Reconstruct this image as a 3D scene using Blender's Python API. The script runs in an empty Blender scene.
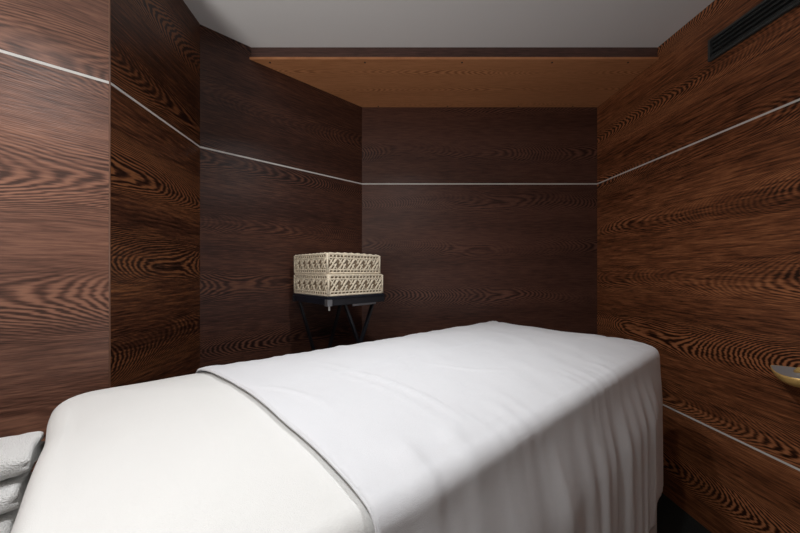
import bpy, bmesh, math, random
from mathutils import Vector, noise, Matrix
random.seed(7)
C = bpy.context.scene.collection
PI = math.pi
H = 1.09                      # camera height above the floor
CEIL = H + 1.126
TRIM_HI, TRIM_LO = H + 0.568, H - 0.652

# ---------------------------------------------------------------- materials
def new_mat(name):
    m = bpy.data.materials.new(name); m.use_nodes = True
    nt = m.node_tree
    return m, nt, nt.nodes['Principled BSDF']

def simple(name, col, rough=0.5, metal=0.0, bump=None, spec=0.5, var=0.0, vscale=8, sheen=0):
    m, nt, b = new_mat(name)
    b.inputs['Base Color'].default_value = (*col, 1)
    b.inputs['Roughness'].default_value = rough
    b.inputs['Metallic'].default_value = metal
    b.inputs['Specular IOR Level'].default_value = spec
    if sheen: b.inputs['Sheen Weight'].default_value = sheen
    tc = nt.nodes.new('ShaderNodeTexCoord')
    if var:
        n = nt.nodes.new('ShaderNodeTexNoise'); n.inputs['Scale'].default_value = vscale
        n.inputs['Detail'].default_value = 5
        nt.links.new(tc.outputs['Object'], n.inputs['Vector'])
        r = nt.nodes.new('ShaderNodeMapRange')
        r.inputs['From Min'].default_value = .25; r.inputs['From Max'].default_value = .75
        r.inputs['To Min'].default_value = 1 - var; r.inputs['To Max'].default_value = 1 + var
        nt.links.new(n.outputs['Fac'], r.inputs['Value'])
        mx = nt.nodes.new('ShaderNodeMix'); mx.data_type = 'RGBA'; mx.blend_type = 'MULTIPLY'
        mx.inputs['Factor'].default_value = 1
        mx.inputs['A'].default_value = (*col, 1)
        nt.links.new(r.outputs['Result'], mx.inputs['B'])
        nt.links.new(mx.outputs['Result'], b.inputs['Base Color'])
    if bump:
        sc, st, dist = bump
        n = nt.nodes.new('ShaderNodeTexNoise'); n.inputs['Scale'].default_value = sc
        n.inputs['Detail'].default_value = 4
        nt.links.new(tc.outputs['Object'], n.inputs['Vector'])
        bp = nt.nodes.new('ShaderNodeBump'); bp.inputs['Strength'].default_value = st
        bp.inputs['Distance'].default_value = dist
        nt.links.new(n.outputs['Fac'], bp.inputs['Height'])
        nt.links.new(bp.outputs['Normal'], b.inputs['Normal'])
    return m

def wood(name, dark, mid, light, seed, rough=0.38, leaf=0.30, contrast=1.0, ucoord='X', vcoord='Z', coat=0.0, spec=0.5, dens=1.0):
    """flat-sawn veneer: nested flame lines along the sheet, straight grain between the flames"""
    m, nt, b = new_mat(name); N = nt.nodes; L = nt.links
    tc = N.new('ShaderNodeTexCoord'); sep = N.new('ShaderNodeSeparateXYZ')
    L.new(tc.outputs['Object'], sep.inputs[0])
    U, V = sep.outputs[ucoord], sep.outputs[vcoord]
    def M(op, a, bb=None, c=None):
        n = N.new('ShaderNodeMath'); n.operation = op
        for i, x in enumerate((a, bb, c)):
            if x is None: continue
            if isinstance(x, (int, float)): n.inputs[i].default_value = x
            else: L.new(x, n.inputs[i])
        return n.outputs[0]
    def nz(su, sv, off, detail=2, rough_=.5):
        cb = N.new('ShaderNodeCombineXYZ')
        L.new(M('MULTIPLY', U, su), cb.inputs[0]); L.new(M('MULTIPLY', V, sv), cb.inputs[1])
        cb.inputs[2].default_value = off + seed * 3.7
        n = N.new('ShaderNodeTexNoise'); n.inputs['Scale'].default_value = 1
        n.inputs['Detail'].default_value = detail; n.inputs['Roughness'].default_value = rough_
        L.new(cb.outputs[0], n.inputs['Vector']); return n.outputs['Fac']
    drift = M('MULTIPLY', M('SUBTRACT', nz(.7, .6, 5), .5), .30)          # the flame's axis wanders
    vv = M('ADD', M('ADD', M('DIVIDE', V, leaf), drift), seed * .37)
    t = M('SUBTRACT', M('FRACT', vv), .5)
    t2 = M('MULTIPLY', t, t)
    ph = M('ADD', M('MULTIPLY', t2, 95.0 * dens), M('MULTIPLY', nz(1.3, 2.4, 1.0, 1), 40.0 * dens))
    sgn = M('SUBTRACT', M('MULTIPLY', M('GREATER_THAN', M('SINE', M('MULTIPLY', M('FLOOR', vv), 2.3 + seed)), 0), 2), 1)
    ph = M('ADD', ph, M('MULTIPLY', M('MULTIPLY', U, sgn), 34.0 * dens))
    ph = M('ADD', ph, M('MULTIPLY', nz(9, 40, 2.0, 2), 1.3))
    ph = M('ADD', ph, M('MULTIPLY', nz(16, 130, 2.5, 2), 0.6))
    line = M('MULTIPLY_ADD', M('SINE', M('MULTIPLY', ph, 2 * PI)), .5, .5)
    mask = nz(1.6, 5.5, 9.0, 2)                                             # bold flames in places only
    mr = N.new('ShaderNodeMapRange'); mr.inputs['From Min'].default_value = .38; mr.inputs['From Max'].default_value = .62
    L.new(mask, mr.inputs['Value'])
    centre = N.new('ShaderNodeMapRange'); centre.inputs['From Min'].default_value = .0; centre.inputs['From Max'].default_value = .16
    centre.inputs['To Min'].default_value = 1; centre.inputs['To Max'].default_value = .12
    L.new(t2, centre.inputs['Value'])
    amp = M('MULTIPLY', M('MULTIPLY_ADD', mr.outputs[0], .85, .15), centre.outputs[0])
    fib = nz(12, 170, 4.0, 3, .65)
    band = nz(.9, 9, 6.0, 3)
    val = M('ADD', .5, M('MULTIPLY', M('MULTIPLY', M('SUBTRACT', line, .5), amp), .95 * contrast))
    val = M('ADD', val, M('MULTIPLY', M('SUBTRACT', fib, .5), 1.15 * contrast))
    val = M('ADD', val, M('MULTIPLY', M('SUBTRACT', band, .5), .55 * contrast))
    cr = N.new('ShaderNodeValToRGB'); e = cr.color_ramp.elements
    e[0].position = .18; e[0].color = (*dark, 1); e[1].position = .88; e[1].color = (*light, 1)
    k = cr.color_ramp.elements.new(.5); k.color = (*mid, 1)
    L.new(val, cr.inputs[0]); L.new(cr.outputs[0], b.inputs['Base Color'])
    b.inputs['Roughness'].default_value = rough
    b.inputs['Specular IOR Level'].default_value = spec
    if coat: b.inputs['Coat Weight'].default_value = coat; b.inputs['Coat Roughness'].default_value = .25
    bp = N.new('ShaderNodeBump'); bp.inputs['Strength'].default_value = .25; bp.inputs['Distance'].default_value = .002
    L.new(M('ADD', fib, M('MULTIPLY', line, .25)), bp.inputs['Height']); L.new(bp.outputs['Normal'], b.inputs['Normal'])
    return m

def fabric(name, col, weave=900, bump=.5, soft=34):
    m, nt, b = new_mat(name); N = nt.nodes; L = nt.links
    b.inputs['Base Color'].default_value = (*col, 1); b.inputs['Roughness'].default_value = .9
    b.inputs['Specular IOR Level'].default_value = .15; b.inputs['Sheen Weight'].default_value = .12
    tc = N.new('ShaderNodeTexCoord')
    a = N.new('ShaderNodeTexNoise'); a.inputs['Scale'].default_value = weave; a.inputs['Detail'].default_value = 2
    s = N.new('ShaderNodeTexNoise'); s.inputs['Scale'].default_value = soft; s.inputs['Detail'].default_value = 5
    for n in (a, s): L.new(tc.outputs['Object'], n.inputs['Vector'])
    ad = N.new('ShaderNodeMath'); ad.operation = 'MULTIPLY_ADD'
    L.new(s.outputs['Fac'], ad.inputs[0]); ad.inputs[1].default_value = 1.6; L.new(a.outputs['Fac'], ad.inputs[2])
    bp = N.new('ShaderNodeBump'); bp.inputs['Strength'].default_value = bump; bp.inputs['Distance'].default_value = .0016
    L.new(ad.outputs[0], bp.inputs['Height']); L.new(bp.outputs['Normal'], b.inputs['Normal'])
    return m

def tint(c, k): return tuple(x * k for x in c)
W_DARK = (.026, .0085, .0036)
MAT = dict(
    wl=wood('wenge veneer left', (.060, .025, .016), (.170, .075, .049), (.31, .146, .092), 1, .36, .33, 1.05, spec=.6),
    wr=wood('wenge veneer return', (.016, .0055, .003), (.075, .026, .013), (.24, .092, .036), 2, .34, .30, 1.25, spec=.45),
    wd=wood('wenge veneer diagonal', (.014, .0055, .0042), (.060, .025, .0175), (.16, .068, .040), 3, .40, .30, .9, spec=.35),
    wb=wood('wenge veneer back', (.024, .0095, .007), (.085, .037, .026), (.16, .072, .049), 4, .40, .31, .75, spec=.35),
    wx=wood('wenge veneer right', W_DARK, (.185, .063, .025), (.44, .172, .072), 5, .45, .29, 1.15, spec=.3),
    sof=wood('warm oak board', (.28, .10, .032), (.52, .225, .096), (.68, .32, .145), 6, .55, .16, .55, 'X', 'Y', dens=.7),
    soff=wood('wenge strip', (.022, .009, .007), (.09, .043, .034), (.17, .085, .062), 7, .45, .12, .8),
    ceil=simple('matt white ceiling paint', (.80, .79, .785), .9, spec=.1),
    pale=simple('pale painted plaster', (.74, .72, .69), .9, spec=.1),
    floor=simple('dark green black carpet', (.010, .014, .013), .85, bump=(400, .5, .003), var=.35, vscale=120),
    inlay=simple('pale inlay', (.70, .69, .67), .6),
    edge=simple('veneer edge lipping', (.16, .075, .045), .4),
    black=simple('black lacquer', (.011, .012, .016), .35, var=.2),
    navy=simple('blue black board', (.010, .013, .022), .3, var=.2),
    zinc=simple('zinc hardware', (.30, .31, .33), .4, .8),
    rattan=simple('bleached rattan', (.80, .70, .54), .65, bump=(260, .5, .002), var=.22, vscale=90),
    liner_shade=simple('shaded basket board', (.25, .185, .12), .8, var=.25, vscale=60),  # dark lining tone, also stands for the shade inside the weave
    sheet=fabric('ivory cotton sheet', (.82, .82, .80)),
    blanket=fabric('white cotton cover', (.80, .81, .835)),
    terry=simple('white terry cloth', (.93, .93, .92), .95, bump=(420, 1.0, .006), spec=.1, sheen=.2),
    vent=simple('charcoal vent metal', (.05, .055, .055), .5, .2),
    ventb=simple('vent recess shade', (.004, .0045, .005), .8),  # near-black on a flat plate, stands for the shade behind the slats
    gold=simple('polished brass', (.88, .58, .20), .35, .35, var=.1),
    steel=simple('dull grey metal', (.42, .42, .43), .4, .4),
    screw=simple('dark screw head', (.02, .012, .008), .5),
    vinyl=simple('dark table vinyl', (.05, .045, .04), .5),
)

# ---------------------------------------------------------------- helpers
def obj(name, bm, mat, parent=None, smooth=False, loc=None):
    me = bpy.data.meshes.new(name); bmesh.ops.recalc_face_normals(bm, faces=bm.faces)
    bm.to_mesh(me); bm.free()
    if smooth:
        for p in me.polygons: p.use_smooth = True
    me.materials.append(mat)
    o = bpy.data.objects.new(name, me); C.objects.link(o)
    if parent is not None: o.parent = parent
    if loc is not None: o.location = loc
    return o
def tag(o, label=None, cat=None, group=None, kind=None):
    if label: o['label'] = label
    if cat: o['category'] = cat
    if group: o['group'] = group
    if kind: o['kind'] = kind
    return o
def thing(name, label, cat, loc=(0, 0, 0), rz=0, group=None):
    o = bpy.data.objects.new(name, None); C.objects.link(o)
    o.location = loc; o.rotation_euler = (0, 0, rz); o.empty_display_size = .05
    return tag(o, label, cat, group)
def frame_box(bm, o, ax, ay, az, bevel=0):
    """box centred on o with half-extent vectors"""
    vs = [bm.verts.new(o + ax * sx + ay * sy + az * sz) for sx in (-1, 1) for sy in (-1, 1) for sz in (-1, 1)]
    fs = [bm.faces.new([vs[i] for i in q]) for q in ((0, 1, 3, 2), (4, 6, 7, 5), (0, 4, 5, 1), (2, 3, 7, 6), (0, 2, 6, 4), (1, 5, 7, 3))]
    if bevel:
        es = list({e for f in fs for e in f.edges})
        bmesh.ops.bevel(bm, geom=es, offset=bevel, segments=2, affect='EDGES', profile=.5)
def box(bm, c, s, bevel=0):
    frame_box(bm, Vector(c), Vector((s[0] / 2, 0, 0)), Vector((0, s[1] / 2, 0)), Vector((0, 0, s[2] / 2)), bevel)
def bar(bm, a, b, w, d, up=Vector((0, 0, 1)), bevel=0):
    a, b = Vector(a), Vector(b); z = (b - a)
    l = z.length; z.normalize(); x = z.cross(up)
    if x.length < 1e-4: x = Vector((1, 0, 0))
    x.normalize(); y = z.cross(x)
    frame_box(bm, (a + b) / 2, x * w / 2, y * d / 2, z * l / 2, bevel)
def tube(bm, pts, r, n=8, cap=True):
    pts = [Vector(p) for p in pts]; rings = []
    for i, p in enumerate(pts):
        t = (pts[min(i + 1, len(pts) - 1)] - pts[max(i - 1, 0)]).normalized()
        x = t.cross(Vector((0, 0, 1)))
        if x.length < 1e-3: x = t.cross(Vector((0, 1, 0)))
        x.normalize(); y = t.cross(x)
        rr = r[i] if isinstance(r, (list, tuple)) else r
        rings.append([bm.verts.new(p + (x * math.cos(2 * PI * k / n) + y * math.sin(2 * PI * k / n)) * rr) for k in range(n)])
    for a, b in zip(rings, rings[1:]):
        for k in range(n): bm.faces.new((a[k], a[(k + 1) % n], b[(k + 1) % n], b[k]))
    if cap:
        bm.faces.new(rings[0]); bm.faces.new(rings[-1][::-1])
def smoothstep(a, b, x):
    t = min(1, max(0, (x - a) / (b - a))); return t * t * (3 - 2 * t)

# ---------------------------------------------------------------- the room shell
dirR = Vector((-.045, 1)).normalized()
P_BR = Vector((1.272, 2.0)); P_BL = Vector((-.245, 2.0))
P200 = Vector((-.909, 1.409)); P110 = Vector((-.8716, .932))
dirL = Vector((-.157, -.137)).normalized()
P_LE = P110 + dirL * 1.35
P_RE = P_BR - dirR * 3.1
P_RR = Vector((P_LE.x, P_RE.y))

def wall(name, a, b, mat, z0=0.0, z1=CEIL, th=.06):
    """slab standing behind the line a>b; local x runs along it, local y points into the slab"""
    d = b - a; L = d.length
    bm = bmesh.new()
    box(bm, (L / 2, th / 2, (z0 + z1) / 2), (L, th, z1 - z0))
    o = obj(name, bm, mat, loc=(a.x, a.y, 0)); o.rotation_euler = (0, 0, math.atan2(d.y, d.x))
    return tag(o, kind='structure')
# seen from inside, each wall runs left > right
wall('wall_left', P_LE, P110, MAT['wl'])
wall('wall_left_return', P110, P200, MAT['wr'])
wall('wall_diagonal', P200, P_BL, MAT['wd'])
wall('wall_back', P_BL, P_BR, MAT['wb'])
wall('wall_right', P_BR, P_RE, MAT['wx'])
wall('wall_rear', P_RE, P_RR, MAT['pale'])
wall('wall_left_rear', P_RR, P_LE, MAT['wl'])
plan = [P_LE, P110, P200, P_BL, P_BR, P_RE, P_RR]
def slab(name, mat, z0, z1, pts):
    bm = bmesh.new()
    lo = [bm.verts.new((p.x, p.y, z0)) for p in pts]; hi = [bm.verts.new((p.x, p.y, z1)) for p in pts]
    bm.faces.new(lo); bm.faces.new(hi[::-1])
    n = len(pts)
    for i in range(n): bm.faces.new((lo[i], lo[(i + 1) % n], hi[(i + 1) % n], hi[i]))
    return bm
big = [Vector((P_LE.x - .1, P_RE.y - .1)), Vector((1.6, P_RE.y - .1)), Vector((1.6, 2.1)), Vector((P_LE.x - .1, 2.1))]
tag(obj('floor', slab('floor', None, -.06, 0, big), MAT['floor']), kind='structure')
tag(obj('ceiling', slab('ceiling', None, CEIL, CEIL + .06, big), MAT['ceil']), kind='structure')

# pale inlay strips, one per wall face
tn = 0
def trim(a, b, z, w=.0074, t=.0016):
    global tn; tn += 1
    d = (b - a).normalized(); nrm = Vector((d.y, -d.x))          # into the room
    bm = bmesh.new()
    m = (a + b) / 2 + nrm * (t / 2 - .0004)
    frame_box(bm, Vector((m.x, m.y, z)), Vector((d.x, d.y, 0)) * ((b - a).length / 2), Vector((nrm.x, nrm.y, 0)) * t / 2, Vector((0, 0, w / 2)))
    tag(obj('trim_%d' % tn, bm, MAT['inlay']), kind='structure')
for a, b in ((P_LE, P110), (P110, P200), (P200, P_BL), (P_BL, P_BR), (P_BR, P_RE)):
    trim(a, b, TRIM_HI); trim(a, b, TRIM_LO)
# lipping on the outward corner of the left wall
bm = bmesh.new(); tube(bm, [(P110.x - .0005, P110.y - .0005, 0.001), (P110.x - .0005, P110.y - .0005, CEIL - .001)], .0022, 8)
tn += 1; tag(obj('trim_%d' % tn, bm, MAT['edge']), kind='structure')

# boxed bulkhead under the ceiling at the back
zb = H + 1.062; yf = 1.548
def on_diag(y):
    t = (y - P200.y) / (P_BL.y - P200.y); return P200.x + (P_BL.x - P200.x) * t
def on_right(y): return P_BR.x + (P_BR.y - y) * .045
e = .001
bk = bpy.data.objects.new('ceiling_bulkhead', None); C.objects.link(bk); tag(bk, kind='structure')
pts = [Vector((on_diag(yf) + e, yf)), Vector((on_right(yf) - e, yf)), Vector((P_BR.x - e, 2.0 - e)), Vector((P_BL.x + e, 2.0 - e))]
under = obj('underside_board', slab('', None, zb, zb + .012, pts), MAT['sof'], bk); under['kind'] = 'structure'
yf2 = yf + .006
pts = [Vector((on_diag(yf2) + e, yf2)), Vector((on_right(yf2) - e, yf2)), Vector((on_right(yf2 + .018) - e, yf2 + .018)), Vector((on_diag(yf2 + .018) + e, yf2 + .018))]
fr = obj('front_board', slab('', None, zb + .012, CEIL, pts), MAT['soff'], bk); fr['kind'] = 'structure'
for px in (270, 365, 462, 552, 628):
    bm = bmesh.new(); x = (px - 400) / 310 * 1.57
    bmesh.ops.create_cone(bm, cap_ends=True, segments=10, radius1=.005, radius2=.004, depth=.002, matrix=Matrix.Translation((x, yf + .022, zb - .0009)))
    s = obj('screw', bm, MAT['screw'], bk); s['kind'] = 'structure'
for px in (378, 448, 520, 575):
    bm = bmesh.new(); x = (px - 400) / 310 * 1.96
    bmesh.ops.create_cone(bm, cap_ends=True, segments=10, radius1=.005, radius2=.004, depth=.002, matrix=Matrix.Translation((x, 1.985, zb - .0009)))
    s = obj('screw', bm, MAT['screw'], bk); s['kind'] = 'structure'

# ---------------------------------------------------------------- air vent in the right wall
def rw(y, off, z):           # point at distance off in front of the right wall
    n = Vector((-1, -.045)).normalized()
    return Vector((on_right(y) + n.x * off, y + n.y * off, z))
vz0, vz1, vy0, vy1 = H + .880, H + .970, .50, 1.300
vent = thing('air_vent', 'long dark slatted air vent high in the right-hand wood wall', 'vent', rw(vy1, 0, vz0))
inv = Matrix.Translation(-Vector(vent.location))
dR3 = Vector((dirR.x, dirR.y, 0)); nR3 = Vector((-1, -.045, 0)).normalized(); Z3 = Vector((0, 0, 1))
def vpart(name, bm, mat, smooth=False):
    bm.transform(inv); return obj(name, bm, mat, vent, smooth)
mid = (rw(vy0, 0, 0) + rw(vy1, 0, 0)) / 2; hl = (rw(vy1, 0, 0) - rw(vy0, 0, 0)).length / 2
zc = (vz0 + vz1) / 2; hz = (vz1 - vz0) / 2
bm = bmesh.new(); frame_box(bm, mid + nR3 * .0015 + Z3 * zc, dR3 * hl, nR3 * .001, Z3 * hz); vpart('backing', bm, MAT['ventb'])
bm = bmesh.new(); f = .009
for s in (-1, 1):
    frame_box(bm, mid + nR3 * .008 + Z3 * (zc + s * (hz - f / 2)), dR3 * hl, nR3 * .006, Z3 * f / 2)
    frame_box(bm, mid + nR3 * .008 + Z3 * zc + dR3 * s * (hl - f / 2), dR3 * f / 2, nR3 * .006, Z3 * (hz - f))
vpart('frame', bm, MAT['vent'])
ns = 4
for i in range(ns):
    z = vz0 + f + (i + .5) * (vz1 - vz0 - 2 * f) / ns
    bm = bmesh.new(); tilt = Vector((nR3.x * .6, nR3.y * .6, -.8)).normalized()
    frame_box(bm, mid + nR3 * .0085 + Z3 * z, dR3 * (hl - f), tilt * .0075, tilt.cross(dR3) * .0011); vpart('slat', bm, MAT['vent'])

# ---------------------------------------------------------------- massage table and its bedding
ang = math.radians(38.5)
u = Vector((math.cos(ang), math.sin(ang))); v = Vector((math.sin(ang), -math.cos(ang)))
FL = Vector((.553, 1.906)); LEN, WID = 1.775, .815
cen = FL - u * LEN / 2 + v * WID / 2
ZT = H - .32 + .012            # top of the bedding at its rim
def out_point(s, ru=.07):
    """point and outward normal on the rounded plan outline, s in 0..1; starts mid right side"""
    a, b = LEN / 2, WID / 2
    segs = []
    st = [2 * (a - ru), PI / 2 * ru, 2 * (b - ru), PI / 2 * ru, 2 * (a - ru), PI / 2 * ru, 2 * (b - ru), PI / 2 * ru]
    P = sum(st); d = s * P
    # right side (y=-b, travelling +x), far end (x=+a, travelling +y), left side, near end
    starts = [((-a + ru, -b), (1, 0)), None, ((a, -b + ru), (0, 1)), None, ((a - ru, b), (-1, 0)), None, ((-a, b - ru), (0, -1)), None]
    cs = [None, (a - ru, -b + ru, -PI / 2), None, (a - ru, b - ru, 0), None, (-a + ru, b - ru, PI / 2), None, (-a + ru, -b + ru, PI)]
    for i, l in enumerate(st):
        if d <= l + 1e-9 or i == 7:
            if i % 2 == 0:
                (x, y), (dx, dy) = starts[i]
                return Vector((x + dx * d, y + dy * d)), Vector((dy, -dx)), s * P
            cx, cy, a0 = cs[i]; th = a0 + d / ru
            return Vector((cx + ru * math.cos(th), cy + ru * math.sin(th))), Vector((math.cos(th), math.sin(th))), s * P
        d -= l
PER = 2 * (LEN - .2) + 2 * (WID - .2) + 2 * PI * .1

def fold(sm, seed, depth):
    """vertical drape folds: metres outward at arc-length sm"""
    f = 0
    for fr, am, k in ((2.6, .55, 1), (6.1, .8, 2), (11.3, .45, 3), (19, .16, 4)):
        w = noise.noise(Vector((sm * fr, depth * .35, seed * 7.1 + k * 3.3)))
        f += am * (1 - abs(w) * 2.4 if k in (2, 3) else w)
    return f

def bedding(seed, lift, z_hem, nS=520, nIn=26, nEdge=10, nDown=40, r_edge=.036, amp=.018, flare=.02, crown=.030, wr=1.0, hem=None):
    bm = bmesh.new(); rows = []
    a, b = LEN / 2, WID / 2
    for j in range(nIn + nEdge + nDown + 1):
        row = []
        for i in range(nS):
            p, n, sm = out_point(i / nS)
            medial = Vector((max(-(a - b), min(a - b, p.x)), 0))
            if j <= nIn:                                             # the top
                k = .02 + .98 * (j / nIn); inner = p - n * r_edge
                q = medial.lerp(inner, k)
                dz = crown * (1 - k ** 3.2); off = 0; z = ZT + dz; dd = 0; edge = smoothstep(.80, 1, k); k_in = k
            elif j <= nIn + nEdge:                                   # rolled edge
                th = (j - nIn) / nEdge * PI / 2
                q = p - n * r_edge * (1 - math.sin(th)); z = ZT - r_edge * (1 - math.cos(th)); dd = 0; edge = 1 - .4 * th / (PI / 2); k_in = 1
            else:
                dd = (j - nIn - nEdge) / nDown
                zh = z_hem(sm) if callable(z_hem) else z_hem
                z = (ZT - r_edge) + (zh - (ZT - r_edge)) * dd; q = p.copy(); edge = .6 * (1 - dd); k_in = 1
            if dd > 0:
                g = smoothstep(0, .35, dd)
                cd = 1 - .75 * math.exp(-((sm - (LEN - .10)) / .13) ** 2); g *= cd
                q = q + n * (.012 * dd * cd + .010 * g * fold(sm, 1, dd))
                if seed == 2: q = q + n * (.004 * dd + g * .013 * max(0, fold(sm, 2, dd) + .7))
            # soft creases on the top, small puckers near the rim
            w3 = Vector((q.x, q.y, 5.0))
            cz = .0026 * noise.noise(w3 * 9) + .006 * noise.noise(w3 * 3.2)
            if seed == 2:
                amp_e = max(0, .35 + noise.noise(Vector((sm * 3.1, 3, 8))))
                pk = noise.noise(Vector((sm * 19, k_in * 3, 2))) + .6 * noise.noise(Vector((sm * 41, k_in * 2, 6)))
                cz += (.013 * edge * amp_e * max(0, pk + .2))
                cz += .0022 * max(0, noise.noise(Vector((w3.x * 15 - w3.y * 6, w3.x * 4 + w3.y * 5, 2))) + .2)
            if j <= nIn + nEdge: z += cz * (1 if j <= nIn else .6)
            if j > nIn: q = q + n * cz * .8
            if q.x < 0: q = Vector((q.x - .040 * (q.y / b) * min(1, (q.x / a) ** 2), q.y))
            P3 = Vector((cen.x, cen.y, 0)) + Vector((u.x, u.y, 0)) * q.x - Vector((v.x, v.y, 0)) * q.y
            z += lift if dd == 0 and j <= nIn else lift * .5
            nn = Vector((u.x, u.y, 0)) * n.x - Vector((v.x, v.y, 0)) * n.y
            if j > nIn: P3 = P3 + nn * lift
            row.append(bm.verts.new((P3.x, P3.y, z)))
        rows.append(row)
    for r0, r1 in zip(rows, rows[1:]):
        for i in range(nS): bm.faces.new((r0[i], r0[(i + 1) % nS], r1[(i + 1) % nS], r1[i]))
    bm.faces.new(rows[0][::-1])
    return bm

# the padded table that carries the bedding
mt = thing('massage_table', 'padded massage table covered to the floor by the white sheet', 'massage table', (cen.x, cen.y, 0), ang)
bm = bmesh.new(); box(bm, (0, 0, ZT - .075), (LEN - .10, WID - .10, .075), .03); obj('padded_top', bm, MAT['vinyl'], mt, True)
bm = bmesh.new(); box(bm, (0, 0, ZT - .14), (LEN - .14, WID - .14, .055), .004); obj('frame', bm, MAT['soff'], mt)
for sx in (-1, 1):
    for sy in (-1, 1):
        bm = bmesh.new(); bar(bm, (sx * (LEN / 2 - .2), sy * (WID / 2 - .13), ZT - .168), (sx * (LEN / 2 - .2), sy * (WID / 2 - .13), 0), .045, .045, Vector((0, 1, 0)), .003)
        obj('leg', bm, MAT['soff'], mt)

sh = bedding(1, 0, .012, amp=.010, flare=.012)
sheet = obj('bed_sheet', sh, MAT['sheet'], smooth=True)
tag(sheet, 'ivory white sheet over the massage table, bare at the end nearest the towels', 'sheet')
m = sheet.modifiers.new('thickness', 'SOLIDIFY'); m.thickness = .002; m.offset = -1

# the cover over the far part, its hem running straight across the table
def hem_z(sm):
    base = .200 + .012 * noise.noise(Vector((sm * 4, 0, 2)))
    far = smoothstep(LEN - .60, LEN - .24, sm) * (1 - smoothstep(LEN - .10, LEN + .25, sm))
    return base + .055 * far
bl = bedding(2, .008, hem_z, amp=.018, flare=.026, crown=.030, wr=1.5)
A = Vector((-.686, 1.012)); B = Vector((-.022, .391))
hd = (B - A).normalized(); hn = Vector((-hd.y, hd.x))
if hn.dot(u) < 0: hn = -hn
bmesh.ops.bisect_plane(bm := bl, geom=list(bl.verts) + list(bl.edges) + list(bl.faces), plane_co=(A.x, A.y, 0), plane_no=(-hn.x, -hn.y, 0), clear_outer=True, dist=1e-5)
# welts: a long soft crease and a few short ones
creases = [((300, 362), (395, 388), (482, 424), .0050, .007), ((292, 366), (380, 392), (470, 432), .0030, .006), ((420, 366), (470, 372), (520, 371), .0028, .007),
           ((250, 392), (300, 400), (350, 425), .0024, .008)]
def ground(px, py):
    y = (ZT + .03 - H) * 310 / (272 - py); return Vector(((px - 400) / 310 * y, y))
cl = []
for p0, p1, p2, hgt, wid in creases:
    g = [ground(*p) for p in (p0, p1, p2)]
    line = [(1 - t) ** 2 * g[0] + 2 * t * (1 - t) * (2 * g[1] - (g[0] + g[2]) / 2) + t * t * g[2] for t in [i / 40 for i in range(41)]]
    cl.append((line, hgt, wid))
for vert in bl.verts:
    d_h = (Vector((vert.co.x, vert.co.y)) - A).dot(hn)
    if d_h < .05 and vert.co.z > ZT - .1:       # a thick hem
        vert.co.z += .002 * (1 - d_h / .05)
    s = (Vector((vert.co.x, vert.co.y)) - A).dot(hd)
    if d_h < .25: 
        sft = .005 * math.sin(s * 5.0) + .002 * math.sin(s * 17)
        vert.co.x += hn.x * sft * (1 - d_h / .25); vert.co.y += hn.y * sft * (1 - d_h / .25)
bmesh.ops.subdivide_edges(bl, edges=[e_ for e_ in bl.edges if all(w.co.z > ZT - .005 for w in e_.verts) and e_.calc_length() > .012], cuts=2, use_grid_fill=True)
for vert in bl.verts:
    if vert.co.z > ZT - .01:
        p2 = Vector((vert.co.x, vert.co.y))
        for line, hgt, wid in cl:
            best = min(range(41), key=lambda i: (line[i] - p2).length_squared); dd = (line[best] - p2).length
            if dd < wid * 2.5: vert.co.z += hgt * math.exp(-(dd / wid) ** 2) * math.sin(PI * min(1, max(0, (best + .5) / 41)))
bev = [e_ for e_ in bl.edges if e_.is_boundary]
hem_edges = [((e_.verts[0].co.copy()), (e_.verts[1].co.copy())) for e_ in bev]
cover = obj('bed_cover', bl, MAT['blanket'], smooth=True)
tag(cover, 'white cotton cover laid over the far part of the massage table', 'blanket')
m = cover.modifiers.new('thickness', 'SOLIDIFY'); m.thickness = .004; m.offset = 1
# rolled hem seam along the cut edge, its own piece
adj = {}
key = lambda p: (round(p.x, 5), round(p.y, 5), round(p.z, 5))
for a_, b_ in hem_edges:
    adj.setdefault(key(a_), []).append(key(b_)); adj.setdefault(key(b_), []).append(key(a_))
seen = set()
bm = bmesh.new()
for k0 in list(adj):
    if k0 in seen: continue
    chain = [k0]; seen.add(k0); go = True
    while go:
        go = False
        for nx in adj[chain[-1]]:
            if nx not in seen: seen.add(nx); chain.append(nx); go = True; break
    if len(chain) > 20: tube(bm, chain[::1] + [chain[0]], .0030, 6)
obj('hem', bm, MAT['blanket'], cover, True)

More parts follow.
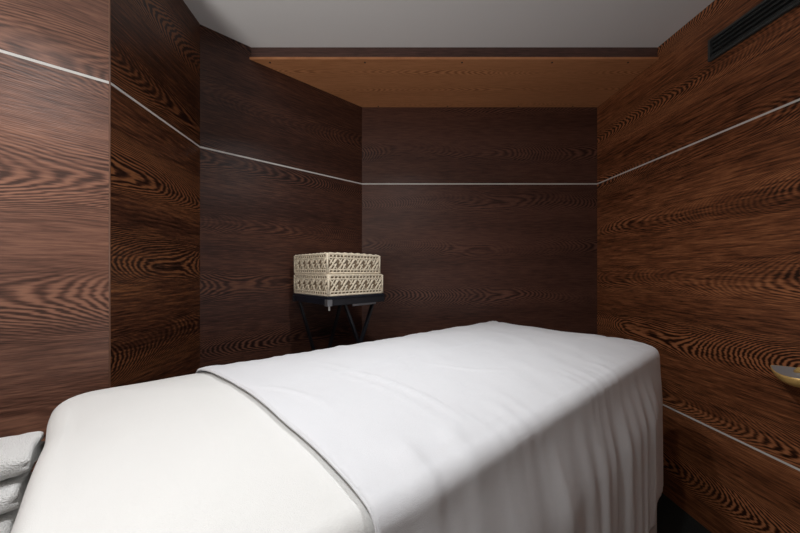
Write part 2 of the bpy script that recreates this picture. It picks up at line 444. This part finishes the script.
# ---------------------------------------------------------------- folded towels on a stool at the near end
NL = FL - u * LEN
def towel(w, d, h, seed):
    """doubled terry towel: folded edge on its long side, layered ends; local x = long axis, end at x=0"""
    bm = bmesh.new(); nx, npf = 60, 56
    prof = []
    # spiral cross-section drawn as one thick outline with a slot at the back (the fold's mouth)
    hh = h / 2
    for i in range(npf):
        th = 2 * PI * i / npf
        c, s = math.cos(th), math.sin(th); ex = 2 / 2.9
        y = math.copysign(abs(c) ** ex, c) * d / 2; z = math.copysign(abs(s) ** ex, s) * hh
        if c > .55 and abs(s) < .5: y -= .02 * math.exp(-(s / .16) ** 2)       # mouth between the two layers
        prof.append((y, z))
    rings = []
    for ix in range(nx + 1):
        x = -w * (1 - ix / nx); row = []
        endk = max(0, 1 - (0 - x) / .014); sh_ = math.sqrt(max(0, 1 - .75 * endk ** 2)) if endk else 1
        for y, z in prof:
            wob = .0026 * noise.noise(Vector((x * 14, y * 14, z * 20 + seed))) + .0016 * noise.noise(Vector((x * 60, y * 60, z * 60 + seed)))
            mouth = .008 * math.exp(-(z / .004) ** 2) * endk
            row.append(bm.verts.new((x - mouth + .006 * noise.noise(Vector((y * 20, z * 20, seed))) * endk, y * (1 - .10 * (1 - sh_)) + wob, z * (1 - .35 * (1 - sh_)) + wob + h / 2)))
        rings.append(row)
    for a_, b_ in zip(rings, rings[1:]):
        for k in range(npf): bm.faces.new((a_[k], a_[(k + 1) % npf], b_[(k + 1) % npf], b_[k]))
    for ring, sg in ((rings[0], -1), (rings[-1], 1)):
        cx = sum((q.co for q in ring), Vector()) / npf; cx.x -= .006 * sg
        cv = bm.verts.new(cx)
        for k in range(npf): bm.faces.new((ring[k], ring[(k + 1) % npf], cv))
    return bm
TH = .0545
names = ['white folded towel on top of the stack at the left edge', 'white folded towel in the middle of the stack at the left edge', 'white folded towel lowest in view in the stack at the left edge']
base = NL + v * .190 - u * .029
zt = H - .334
for i in range(3):
    bm = towel(.30, .135, TH - .004, i * 3.1)
    sh_ = (0, -.010, -.013)[i]; p = base + u * sh_ + v * (0, .016, .034)[i]
    o = obj('folded_towel', bm, MAT['terry'], smooth=True, loc=(p.x, p.y, zt - (i + 1) * TH))
    o.rotation_euler = (0, 0, ang + math.radians((0, 2, -2)[i]))
    tag(o, names[i], 'towel', 'towels stacked beside the massage table')
st_top = zt - 3 * TH - .001
sc = base - u * .225
stool = thing('side_stool', 'dark wooden stool carrying the stack of white towels', 'stool', (sc.x, sc.y, 0), ang)
bm = bmesh.new(); box(bm, (0, 0, st_top - .015), (.32, .15, .03), .004); obj('seat', bm, MAT['soff'], stool)
for sx in (-1, 1):
    for sy in (-1, 1):
        bm = bmesh.new(); bar(bm, (sx * .13, sy * .055, st_top - .03), (sx * .14, sy * .06, 0), .028, .028, Vector((0, 1, 0)), .002); obj('leg', bm, MAT['soff'], stool)

# ---------------------------------------------------------------- folding tray stand with two woven baskets
SA = math.radians(45); S = .34
su = Vector((math.cos(SA), math.sin(SA))); sv = Vector((-su.y, su.x))
N0 = Vector((-.2323 * 1.405, 1.405))                    # near corner of the baskets
bc = N0 + su * S / 2 + sv * S / 2
ZB = H - .113                                           # underside of the baskets
stand = thing('folding_tray_stand', 'black folding stand with crossed legs under the woven baskets', 'side table', (bc.x, bc.y, 0), SA)
ts = S + .004
bm = bmesh.new(); box(bm, (0, 0, ZB - .006), (ts, ts, .010), .002); obj('tray_top', bm, MAT['navy'], stand)
for sgn, nm in ((-1, 'apron'), (1, 'apron')):
    bm = bmesh.new(); box(bm, (0, sgn * (ts / 2 - .010), ZB - .027), (ts + .006, .016, .032), .002); obj(nm, bm, MAT['black'], stand)
for sgn in (-1, 1):
    bm = bmesh.new(); box(bm, (sgn * (ts / 2 - .009), 0, ZB - .025), (.014, ts - .038, .028), .002); obj('apron', bm, MAT['navy'], stand)
zl = ZB - .043
cross = .215
for sy, t0, xc, cross in ((-.125, .100, .045, .215), (.140, .140, -.015, .42)):
    for s in (-1, 1):
        slope = t0 / cross
        zbot = 0.0; x1 = -s * (zl - cross - zbot) * slope * .85
        bm = bmesh.new()
        top = Vector((xc + s * t0, sy + s * .011, zl)); bot = Vector((xc + x1, sy + s * .011, zbot + .004))
        bar(bm, top, bot, .013, .020, Vector((0, 1, 0)), .002); obj('leg', bm, MAT['black'], stand)
bm = bmesh.new(); box(bm, (.055, -.150, ZB - .048), (.150, .006, .014), .001); b_ = obj('bracket', bm, MAT['zinc'], stand); b_['label'] = 'grey metal bracket under the tray'
bm = bmesh.new(); box(bm, (-ts / 2 + .006, -ts / 2 + .004, ZB - .028), (.026, .026, .030), .002); b_ = obj('corner_bracket', bm, MAT['zinc'], stand)
bm = bmesh.new(); tube(bm, [(-ts / 2 + .012, -ts / 2 + .008, ZB - .043), (-ts / 2 + .012, -ts / 2 + .008, ZB - .063)], .004, 8); obj('peg', bm, MAT['inlay'], stand)

def basket(label, w, d, h, loc, rz, group, lid):
    t = thing('woven_basket', label, 'basket', loc, rz, group)
    bm = bmesh.new(); box(bm, (0, 0, h / 2), (w - .014, d - .014, h - .010), .003); obj('body', bm, MAT['liner_shade'], t)
    # rows of wale: bottom pair, top pair
    def ring(bm, z, r, off=0):
        x, y = w / 2 - r + off, d / 2 - r + off
        c = .012; pts = []
        for cx, cy, a0 in ((x - c, -y + c, -PI / 2), (x - c, y - c, 0), (-x + c, y - c, PI / 2), (-x + c, -y + c, PI)):
            for k in range(5): pts.append((cx + c * math.cos(a0 + k * PI / 8), cy + c * math.sin(a0 + k * PI / 8), z))
        pts.append(pts[0]); pts.append(pts[1]); tube(bm, pts, r, 8, False)
    bm = bmesh.new(); ring(bm, h - .005, .0055); ring(bm, h - .022, .0036); obj('rim', bm, MAT['rattan'], t, True)
    bm = bmesh.new(); ring(bm, .0055, .0055); ring(bm, .021, .0034); obj('base_band', bm, MAT['rattan'], t, True)
    # open plait between the bands and little spacer knots inside each band
    bm = bmesh.new()
    for (fx, fy, L) in ((0, -1, w), (0, 1, w), (1, 0, d), (-1, 0, d)):
        n3 = Vector((fx, fy, 0)); a3 = Vector((-fy, fx, 0)); half = (d if fy else w) / 2 - .0045
        n = 6 if L > .3 else 5; st = (L - .02) / n
        zlo, zhi = .021, h - .022
        for i in range(n):
            x0 = -L / 2 + .01 + i * st; zm = (zlo + zhi) / 2
            for (xa, za, xb, zb_, bulge) in ((0, zlo, 1, zhi, .0015), (.16, zlo, .84, zhi + .004, .0015), (0, zhi, 1, zlo, 0), (.5, zlo, .84, zm, .001), (.5, zhi, .16, zm, .0)):
                P = [n3 * (half + bulge * math.sin(PI * q)) + a3 * (x0 + st * (xa + (xb - xa) * q)) + Z3 * (za + (zb_ - za) * q) for q in (0, .33, .66, 1)]
                tube(bm, P, .0036, 6)
        m_ = int(L / .0205)
        for i in range(m_):
            x = -L / 2 + .014 + i * (L - .028) / (m_ - 1)
            for z0_, z1_ in ((.008, .020), (h - .022, h - .008)):
                tube(bm, [n3 * half + a3 * x + Z3 * z0_, n3 * (half + .0005) + a3 * (x + .001) + Z3 * z1_], .0034, 6)
    for sx in (-1, 1):
        for sy in (-1, 1):
            tube(bm, [(sx * (w / 2 - .006), sy * (d / 2 - .006), .004), (sx * (w / 2 - .006), sy * (d / 2 - .006), h - .004)], .0052, 8)
    obj('weave', bm, MAT['rattan'], t, True)
    if lid:
        bm = bmesh.new(); nl = 18
        for i in range(nl):
            y = -d / 2 + .012 + i * (d - .024) / (nl - 1)
            pts = [(x, y, h - .004 + .004 * math.cos(PI * x / w) + .0022 * (1 if (k + i) % 2 else -1)) for k, x in enumerate([-w / 2 + .006 + q * (w - .012) / 16 for q in range(17)])]
            tube(bm, pts, .0050, 6)
        obj('woven_top', bm, MAT['rattan'], t, True)
    return t
G = 'woven baskets on the black stand'
basket('lower cream woven basket, resting on the black folding stand', S, S, .102, (bc.x, bc.y, ZB), SA, G, False)
top_c = bc - su * .006 + sv * .004
basket('upper cream woven basket, stacked on the other basket', S - .012, S - .010, .099, (top_c.x, top_c.y, ZB + .1025), SA, G, True)

# ---------------------------------------------------------------- brass fitting on the right wall
fy = 1.045
orn = thing('wall_fitting', 'boat-shaped brass fitting with a grey face, on the right-hand wall at the picture edge', 'wall fitting', rw(fy, 0, H - .33))
inv = Matrix.Translation(-Vector(orn.location))
def opart(name, bm, mat, smooth=True):
    bm.transform(inv); return obj(name, bm, mat, orn, smooth)
tip = rw(1.075, .030, H - .322); axis = -dR3; outw = nR3
LN, WD, DP = .17, .034, .042
def boat(bm, zfun, kmin=0, inner=1.0):
    rows = []
    for i in range(33):
        t = i / 32; hw = WD * math.sin(PI * t) ** .75 * inner
        c = tip + axis * LN * t + outw * (.022 * math.sin(PI * t))
        row = []
        for k in range(17):
            a = PI * k / 16
            row.append(bm.verts.new(c + outw * hw * math.cos(a) * -1 + Z3 * zfun(math.sin(PI * t), math.sin(a), math.cos(a))))
        rows.append(row)
    for a_, b_ in zip(rows, rows[1:]):
        for k in range(16): bm.faces.new((a_[k], a_[k + 1], b_[k + 1], b_[k]))
    return rows
bm = bmesh.new(); boat(bm, lambda s, a, c: -DP * (s ** .7) * a + c * .010 * s); bmesh.ops.remove_doubles(bm, verts=bm.verts, dist=1e-5); o = opart('bowl', bm, MAT['gold'])
m = o.modifiers.new('thickness', 'SOLIDIFY'); m.thickness = .0015
bm = bmesh.new(); boat(bm, lambda s, a, c: -.002 * (s ** .7) * a + c * .010 * s - .001 , inner=.94); bmesh.ops.remove_doubles(bm, verts=bm.verts, dist=1e-5); o = opart('face', bm, MAT['steel']); o['label'] = 'dull grey metal face'
m = o.modifiers.new('thickness', 'SOLIDIFY'); m.thickness = .001
bm = bmesh.new(); c0 = tip + axis * .075 + outw * .012
tube(bm, [c0 + Z3 * (.0), c0 + Z3 * .010 + axis * .01, c0 + Z3 * .013 + axis * .03, c0 + Z3 * .009 + axis * .06], [.007, .009, .009, .006], 12); opart('knob', bm, MAT['gold'])
bm = bmesh.new(); c1 = tip + axis * .085 + outw * .02; wallp = rw(c1.y, .001, c1.z - .022)
tube(bm, [wallp, c1 - Z3 * .024], .006, 10); opart('stem', bm, MAT['gold'])

# ---------------------------------------------------------------- ceiling lamps (out of frame), an added uplight and the camera
def lamp(x, y, power, size=.09, spread=132, col=(.97, .985, 1), tgt=None):
    l = bpy.data.lights.new('downlight', 'AREA'); l.shape = 'DISK'; l.size = size; l.energy = power; l.color = col
    l.spread = math.radians(spread)
    o = bpy.data.objects.new('downlight', l); C.objects.link(o); o.location = (x, y, CEIL - .012)
    if tgt: o.rotation_euler = (Vector(tgt) - o.location).to_track_quat('-Z', 'Y').to_euler()
    return o
lamp(-.42, -.02, 7.6)
lamp(.05, .95, 5.7)
l = bpy.data.lights.new('added_uplight', 'AREA'); l.shape = 'DISK'; l.size = .28; l.energy = 19; l.color = (1, .97, .93)  # unseen upward lamp, added to brighten the ceiling and bulkhead
o = bpy.data.objects.new('added_uplight', l); C.objects.link(o); o.location = (-1.1, -.28, H - .02)
o.rotation_euler = Vector((.12, .14, 1)).to_track_quat('-Z', 'Y').to_euler()
w = bpy.data.worlds.new('World'); bpy.context.scene.world = w; w.use_nodes = True
w.node_tree.nodes['Background'].inputs[0].default_value = (.02, .02, .02, 1)

cam = bpy.data.cameras.new('Camera'); co = bpy.data.objects.new('Camera', cam); C.objects.link(co)
co.location = (0, 0, H); co.rotation_euler = (PI / 2, 0, 0)
cam.sensor_width = 36; cam.lens = 36 * 310 / 800; cam.shift_y = 5.5 / 800; cam.clip_start = .02
sc_ = bpy.context.scene; sc_.camera = co
vs = sc_.view_settings; vs.view_transform = 'Standard'; vs.look = 'None'; vs.gamma = 1; vs.use_curve_mapping = False; vs.exposure = 0
